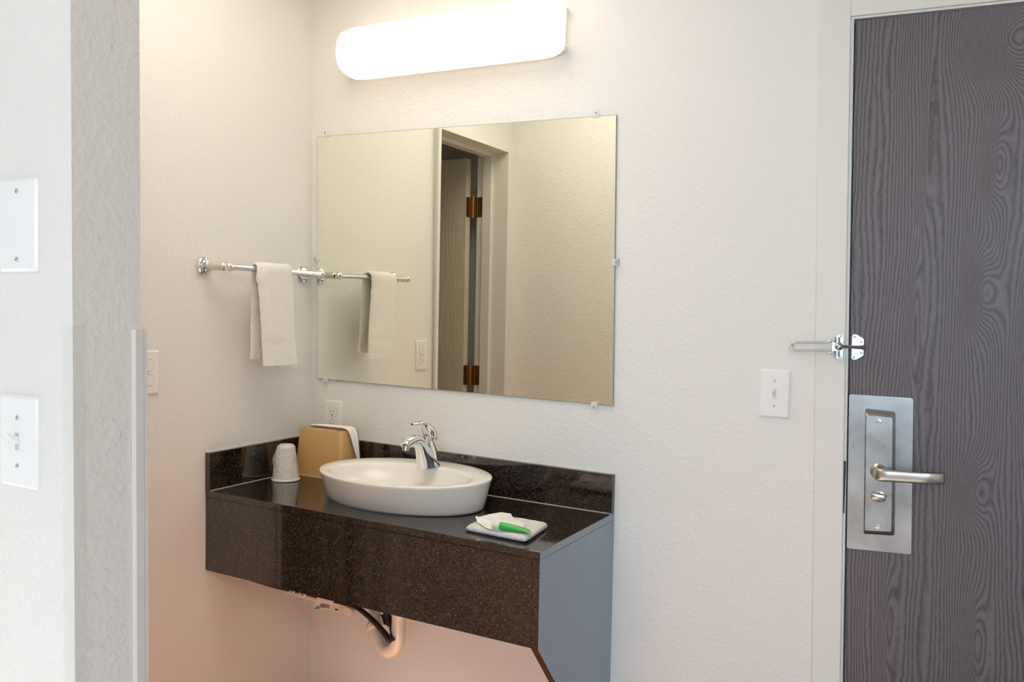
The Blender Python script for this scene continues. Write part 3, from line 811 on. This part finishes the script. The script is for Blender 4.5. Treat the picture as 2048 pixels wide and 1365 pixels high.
# mixer column behind the spout, carrying the handle
sect([(850, 1050), (840, 900), (815, 760), (790, 650), (775, 570)], [(.009, .006), (.0125, .0095), (.0155, .0125), (.0165, .0135), (.0155, .0130)], 'mixer_column', M_chrome)
hdl = sect([(852, 575), (840, 460), (795, 360), (715, 280), (620, 250), (520, 262), (430, 282)],
           [(.0155, .0095), (.0145, .0080), (.0135, .0066), (.0125, .0058), (.012, .0054), (.011, .0042), (.0055, .0026)], 'handle', M_chrome, pw=.85)
sect([(700, 575), (670, 500), (635, 420), (600, 340), (585, 265)], [(.0130, .0100), (.0125, .0065), (.010, .0045), (.0085, .0036), (.0085, .0030)], 'handle_strut', M_chrome, parent=hdl)
p = F(652, 485); bm = lathe(bmesh.new(), [(.0032, 0), (.0028, .0012), (.0003, .0015)], p+Vector((.0125, -.0035, 0)), 16, (1, -.55, .1))
obj('indicator', bm, M_red, fa, smooth=True, label='small red temperature dot')

# ------------------------------------------------------------------ wrapped cup
cb = at(571, 964, 2, zt(.1)); cb.z = zt(.1)+.0003
cbase = Vector((.092, -.197, zt(.09)+.0003))
hc_ = .0  # height from the photo
topz = at(571, 889, 1, cbase.y).z
H = topz-cbase.z
cu = thing('wrapped_cup', 'upturned white cup in a wrinkled clear wrap, left of the tan dispenser', 'cup', cbase)
bm = lathe(bmesh.new(), [(.0375, 0), (.0415, .001), (.0420, .003), (.0415, .005), (.0372, .0065), (.0240, H-.006), (.022, H-.004), (.0215, H-.007), (.0, H-.0075)], cbase, 40, cap=True)
obj('cup_body', bm, M_cup, cu, smooth=True, angle=.6)
bm = bmesh.new(); rings = []
for i in range(17):
    tt = i/16; r = .0385-.0135*tt; 
    if tt > .93: r *= 1-(tt-.93)*4
    ring = []
    for k in range(48):
        a = 2*pi*k/48
        d = .0012*noise.noise(Vector((cos(a)*2.2, sin(a)*2.2, tt*4)))+.0011*noise.noise(Vector((cos(a)*7, sin(a)*7, tt*2.5)))
        left = max(0, -cos(a-.5))            # the wrap bags out towards the wall
        bag = .0060*left*math.exp(-((tt-.55)/.2)**2)
        ring.append(cbase+Vector(((r+d+bag+.0012)*cos(a), (r+d+bag+.0012)*sin(a), (.0075+(H+.001-.0075)*tt))))
    rings.append(ring)
loft(bm, rings, False)
bm.faces.new([v for v in bm.verts[-48:]]) if False else None
bm.verts.ensure_lookup_table(); bm.faces.new(bm.verts[-48:])
obj('plastic_wrap', bm, M_wrap, cu, smooth=True, angle=2, label='wrinkled clear plastic sleeve')

# ------------------------------------------------------------------ tan dispenser with tissue
zc_ = zt(.1)
yfr = -.125
# measured on its front plane
fbl = at(594, 947, 1, yfr); ftl = at(596, 862, 1, yfr); ftr = at(670, 872, 1, yfr)
def FRT(px, py): return at(px, py, 1, yfr)
x0b = FRT(586, 955).x; x0t = FRT(593.5, 862).x; x1t = FRT(679, 866).x; ztp = FRT(636, 860).z
x1b = x1t+.010; HT = ztp-zc_
yback = -.0235
dp = thing('tissue_dispenser', 'tan plastic dispenser box in the counter corner with white paper draped over it', 'dispenser', ((x0b+x1b)/2, (yfr+yback)/2, zc_))
xw = x_+t_+.002
x0b = max(x0b, xw); x0t = max(x0t, xw+.001)
def rr3(xa, xb, ya, yb, z, r=.012): return [Vector((a, b, z)) for a, b in rrect(xa, ya, xb, yb, r, 5)]
ins_ = .007
bm = loft(bmesh.new(), [rr3(x0b-.001, x1b+.003, yfr-.004, yback+.002, zc_+.0003), rr3(x0b-.001, x1b+.003, yfr-.004, yback+.002, zc_+.0045),
                        rr3(x0b+.001, x1b, yfr, yback, zc_+.006), rr3(x0t, x1t, yfr+ins_, yback-ins_, ztp-.006), rr3(x0t+.002, x1t-.002, yfr+ins_+.002, yback-ins_-.002, ztp-.001),
                        rr3(x0t+.006, x1t-.006, yfr+ins_+.006, yback-ins_-.006, ztp)])
obj('dispenser_body', bm, M_tan, dp, smooth=True, angle=.5)
for xx in (x0t+.018, x1t-.020):
    bm = prism(bmesh.new(), [(a, b, ztp-.0002) for a, b in rrect(xx-.010, yfr+ins_+.006, xx+.010, yfr+ins_+.014, .0035)], (0, 0, .0012))
    obj('top_notch', bm, mat('notch_shade', (.36, .2, .075), .6), dp)
# paper sheet: lies over the top, slips down the right side
bm = bmesh.new(); rows = []
ym = (yfr+yback)/2
sec = [(x0t+.012, ym-.002, ztp+.004, .012), (x0t+.04, ym, ztp+.0075, .019), (x1t-.035, ym, ztp+.0085, .021), (x1t-.010, ym, ztp+.009, .021), (x1t+.004, ym+.001, ztp+.004, .019),
       (x1t+.010, ym+.004, ztp-.024, .0155), (x1t+.0135, ym+.009, ztp-.058, .011), (x1t+.017, ym+.015, ztp-.09, .006), (x1t+.020, ym+.019, ztp-.106, .002)]
for i, (a, b, c, hw) in enumerate(sec):
    row = []
    for k in range(13):
        u = k/12*2-1
        fold = .0022*cos(u*7)+.0015*noise.noise(Vector((i*.7, u*3, 0)))
        if i < 4: row.append(bm.verts.new((a, b+u*hw, c+fold-.0015*u*u)))
        else: row.append(bm.verts.new((a+fold+.001, b+u*hw, c)))
    rows.append(row)
for i in range(len(rows)-1):
    for k in range(12): bm.faces.new((rows[i][k], rows[i][k+1], rows[i+1][k+1], rows[i+1][k]))
o = solo('paper_liner', bm, M_tissue, 'white paper sheet draped over the tan dispenser and down its right side', 'tissue', (x1t, ym, ztp), smooth=True, angle=3)
md = o.modifiers.new('s', 'SOLIDIFY'); md.thickness = .0006
md = o.modifiers.new('ss', 'SUBSURF'); md.levels = 2; md.render_levels = 2

# ------------------------------------------------------------------ washcloth, wrapper and green tube
zq = zt(.93)
cc = [at(927, 1058, 2, zq+.006), at(1052, 1083, 2, zq+.006), at(1099, 1051, 2, zq+.006), at(985, 1033, 2, zq+.006)]
bm = bmesh.new(); n1, n2 = 44, 32; TH = .0165
def cquad(u, v): return (1-u)*(1-v)*cc[0]+u*(1-v)*cc[1]+u*v*cc[2]+(1-u)*v*cc[3]
top = []; bot = []
for j in range(n2+1):
    rt_, rb_ = [], []
    for i in range(n1+1):
        u, v = i/n1, j/n2
        # round the corners a little and ruffle the outline
        uu = .5+(u-.5)*(1-.035*(2*v-1)**6); vv = .5+(v-.5)*(1-.035*(2*u-1)**6)
        p = cquad(uu, vv)
        e = (1-(2*u-1)**12)*(1-(2*v-1)**12); e = max(0, e)**.45
        nz = .0011*noise.noise(Vector((p.x*160, p.y*160, 0)))+.0010*noise.noise(Vector((p.x*45, p.y*45, 2)))
        jut = .0012*noise.noise(Vector((p.x*260, p.y*260, 5)))
        rt_.append(bm.verts.new((p.x+jut, p.y+jut, zq+.0045+(TH-.0045)*e+nz*e)))
        rb_.append(bm.verts.new((p.x+jut, p.y+jut, zq+.0045-.0038*e)))
    top.append(rt_); bot.append(rb_)
for j in range(n2):
    for i in range(n1):
        bm.faces.new((top[j][i], top[j][i+1], top[j+1][i+1], top[j+1][i])); bm.faces.new((bot[j][i], bot[j+1][i], bot[j+1][i+1], bot[j][i+1]))
for i in range(n1):
    for j in (0, n2): bm.faces.new((top[j][i], top[j][i+1], bot[j][i+1], bot[j][i]))
for j in range(n2):
    for i in (0, n1): bm.faces.new((top[j][i], top[j+1][i], bot[j+1][i], bot[j][i]))
cm = sum(cc, Vector())/4
solo('washcloth', bm, M_cloth, 'folded white terry washcloth on the right end of the counter', 'washcloth', (cm.x, cm.y, zq), smooth=True, angle=3)
zp = zq+TH
def G(u, v, h=0.): return at(900+u/8.533, 1000+v/8.533, 2, zp+h)
# crumpled paper wrapper, outline read on the cloth top
out = [(430, 275, .014), (470, 300, .005), (660, 245, .006), (870, 210, .006), (1040, 235, .006), (1080, 320, .001), (1200, 360, .001), (1290, 410, .001), (1240, 500, .0005), (1050, 510, .0005), (830, 520, .0005), (620, 480, .0005), (470, 385, .002)]
bm = bmesh.new(); ctrp = G(820, 390, .004)
ov = [bm.verts.new(G(a, b, h+.0015)) for a, b, h in out]
mid = [bm.verts.new(v.co.lerp(ctrp, .45)+Vector((0, 0, .0035*(i % 2)))) for i, v in enumerate(ov)]
cv = bm.verts.new(ctrp)
for i in range(len(ov)):
    j = (i+1) % len(ov); bm.faces.new((ov[i], ov[j], mid[j], mid[i])); bm.faces.new((mid[i], mid[j], cv))
wr = solo('paper_wrapper', bm, M_tissue, 'open crumpled white paper wrapper on the folded washcloth', 'wrapper', (ctrp.x, ctrp.y, zp), smooth=False)
md = wr.modifiers.new('s', 'SOLIDIFY'); md.thickness = .0005
# tube: cap left, flat crimp right
ta, tb2 = G(850, 445, .010), G(1375, 530, .006)
tu = thing('soap_tube', 'small green plastic tube with a clear cap on the white washcloth', 'tube', ((ta.x+tb2.x)/2, (ta.y+tb2.y)/2, zp))
d = (tb2-ta); Lx = d.length; dn = d.normalized(); side = Vector((0, 0, 1)).cross(dn).normalized(); upv = dn.cross(side)
bm = bmesh.new(); rings = []
for k_, ra, rb in ((0, .0088, .0088), (.05, .0095, .0095), (.3, .0105, .0090), (.55, .0112, .0072), (.8, .0118, .0045), (.93, .0122, .0016), (1., .0122, .0008)):
    c = ta+d*k_; c.z -= .001*k_
    skew = dn*(.006*k_ if k_ > .9 else 0)
    rings.append([c+side*ra*cos(2*pi*q/28)+upv*rb*sin(2*pi*q/28)+dn*(-.0065*cos(2*pi*q/28)*max(0, k_-.6)/.4) for q in range(28)])
loft(bm, rings); obj('tube_body', bm, M_green, tu, smooth=True, angle=.8)
bm = lathe(bmesh.new(), [(.0086, -.0005), (.0086, .004), (.0080, .0045), (.0078, .017), (.006, .0185)], ta, 28, -dn)
obj('cap', bm, M_cap, tu, smooth=True, angle=.6, label='frosted clear cap')

# ------------------------------------------------------------------ plumbing under the vanity
YP = -.19
def Pp(px, py, y=YP): return at(px, py, 1, y)
dr = thing('drain_trap', 'white plastic drain trap hanging under the vanity', 'pipe', (Pp(797, 1250).x, YP, Pp(797, 1318).z))
c = [Pp(801, 1140), Pp(799, 1200), Pp(797, 1250), Pp(796, 1278)]
c += [Pp(790, 1296), Pp(776, 1303), Pp(763, 1293, YP+.01), Pp(754, 1274, YP+.02), Pp(748, 1256, YP+.03)]
bm = tube(bmesh.new(), smoothpath(c, 6), .0195, 24); obj('trap_bend', bm, M_pvc, dr, smooth=True)
n0 = Pp(750, 1258, YP+.027); n1_ = Pp(744, 1238, YP+.035); nd_ = n1_-n0
bm = lathe(bmesh.new(), [(.0215, 0), (.0245, .002), (.0245, .014), (.022, .017)], n0, 10, nd_); obj('slip_nut', bm, M_pvc, dr)
bm = tube(bmesh.new(), smoothpath([n0+nd_.normalized()*.01, n1_+Vector((-.005, .02, .02)), n1_+Vector((-.02, .06, .05)), (n1_.x-.03, -.03, n1_.z+.06), (n1_.x-.03, -.001, n1_.z+.06)], 5), .0175, 20)
obj('wall_arm', bm, M_pvc, dr, smooth=True)
n0 = Pp(799, 1232); bm = lathe(bmesh.new(), [(.0215, 0), (.0245, .003), (.0245, .018), (.021, .02)], n0, 10, (0, 0, 1)); obj('slip_nut', bm, M_pvc, dr)
tp = Vector((.545, YP, .762)); bm = tube(bmesh.new(), [Pp(801, 1142), (Pp(801, 1142).x, YP, .775)], .0165, 20); obj('tailpiece', bm, M_pvc, dr, smooth=True)
# twin black hoses
for off, nm, lb in ((0, 'supply_hose', 'upper black supply hose curving from the apron edge to the drain trap'), (7, 'supply_hose', 'lower black supply hose curving from the apron edge to the drain trap')):
    yo = .014*(off > 0)
    q = [Pp(505, 1158, -.25), Pp(560, 1174+off*.3, -.24), Pp(630, 1190+off*.3, -.235), Pp(690, 1206+off*.35, -.232), Pp(715, 1214+off*.6, -.23), Pp(745, 1238+off*.7, -.23), Pp(768, 1264+off*.5, -.228), Pp(781, 1281, -.226), Pp(787, 1272, -.2), Pp(783, 1240, -.18), Pp(777, 1200, -.14), Pp(777, 1120, -.1)]
    q = [v_+Vector((0, yo-.007, 0)) for v_ in q]
    bm = tube(bmesh.new(), smoothpath(q, 6), .0052, 12)
    o = solo(nm, bm, M_hose, lb, 'hose', Pp(700, 1213, -.232), 'supply hoses under the vanity', smooth=True)
bm = tube(bmesh.new(), smoothpath([Pp(773, 1195, -.13), Pp(770, 1225, -.13), Pp(776, 1246, -.13), Pp(779, 1252, -.13)], 5), .006, 12)
for k in range(5): box(bm, Pp(768+1.5*k, 1232+k*4.2, -.13)+Vector((-.012, -.004, -.0018)), Pp(768+1.5*k, 1232+k*4.2, -.13)+Vector((.012, .004, .0018)), .001, 1)
solo('pop_up_rod', bm, M_hose, 'dark ribbed pop up linkage between the trap arms', 'rod', Pp(773, 1230, -.13), smooth=True, angle=.5)
# horizontal pipe with fittings on the back wall
wp = thing('supply_pipe', 'cream plastic supply pipe run under the vanity just below the apron edge', 'pipe', Pp(600, 1190, -.12))
bm = tube(bmesh.new(), [Pp(498, 1163, -.12), Pp(560, 1176, -.12), Pp(640, 1200, -.12), Pp(715, 1218, -.12)], .0105, 18); obj('run', bm, M_pvc, wp, smooth=True)
for px, py in ((500, 1164), (535, 1172)):
    p = Pp(px, py, -.118); obj('bracket', bx((p.x-.012, -.13, p.z-.018), (p.x+.010, -.0005, p.z+.03), .003), M_pvc, wp)
p = Pp(686, 1212, -.12); bm = bmesh.new(); box(bm, (p.x-.016, -.15, p.z-.014), (p.x+.012, -.11, p.z+.03), .003); vv = obj('valve_body', bm, M_pvc, wp)
bm = bx((p.x-.004, -.1515, p.z-.004), (p.x+.006, -.1498, p.z)); obj('slot', bm, M_slot, vv)
p = Pp(709, 1219, -.12); bm = lathe(bmesh.new(), [(.014, 0), (.014, .014), (.010, .02)], (p.x, -.15, p.z), 16, (0, 1, 0)); obj('valve_knob', bm, M_pvc, wp, smooth=True)
for px in (585, 597, 606):
    p = Pp(px, 1186+(px-585)*.27, -.245); obj('white_clip', bx((p.x-.007, -.25, p.z-.005), (p.x+.004, -.238, p.z+.006), .001), M_plate, wp) if False else None
for i, px in enumerate((584, 597, 607)):
    y = 1185+(px-584)*.28; p = Pp(px, y, -.255)
    bm = tube(bmesh.new(), [p+Vector((-.007 if i == 0 else -.004, 0, 0)), p+Vector((.006 if i == 0 else .004, 0, -.0015))], .0065, 12)
    obj('white_sleeve', bm, M_plate, wp, smooth=True)
# paper tag with bar code
TY = -.262
tq = [Pp(634, 1195, TY), Pp(667, 1203, TY), Pp(664, 1220, TY), Pp(628, 1218, TY)]
tg = thing('paper_tag', 'small white paper tag with a black bar code and a green corner under the vanity', 'tag', Pp(648, 1197, TY))
bm = prism(bmesh.new(), tq, (0, .0006, 0)); obj('tag_sheet', bm, M_paper, tg)
def TQ(u, v): return (1-u)*(1-v)*tq[3]+u*(1-v)*tq[2]+u*v*tq[1]+(1-u)*v*tq[0]
bm = bmesh.new(); u = .30
for wd, gp in ((.03, .02), (.012, .015), (.04, .02), (.02, .02), (.05, .015), (.012, .02), (.03, .03), (.045, .02), (.015, .02), (.03, .03), (.04, .02)):
    prism(bm, [TQ(u, .14)+Vector((0, -.0002, 0)), TQ(u+wd, .14)+Vector((0, -.0002, 0)), TQ(u+wd, .56)+Vector((0, -.0002, 0)), TQ(u, .56)+Vector((0, -.0002, 0))], (0, -.0001, 0)); u += wd+gp
obj('bar_code', bm, M_black, tg)
bm = prism(bmesh.new(), [TQ(0, .0)+Vector((0, -.0002, 0)), TQ(.30, .0)+Vector((0, -.0002, 0)), TQ(.27, .3)+Vector((0, -.0002, 0)), TQ(.14, .3)+Vector((0, -.0002, 0))], (0, -.0001, 0))
obj('green_corner', bm, M_tagg, tg)
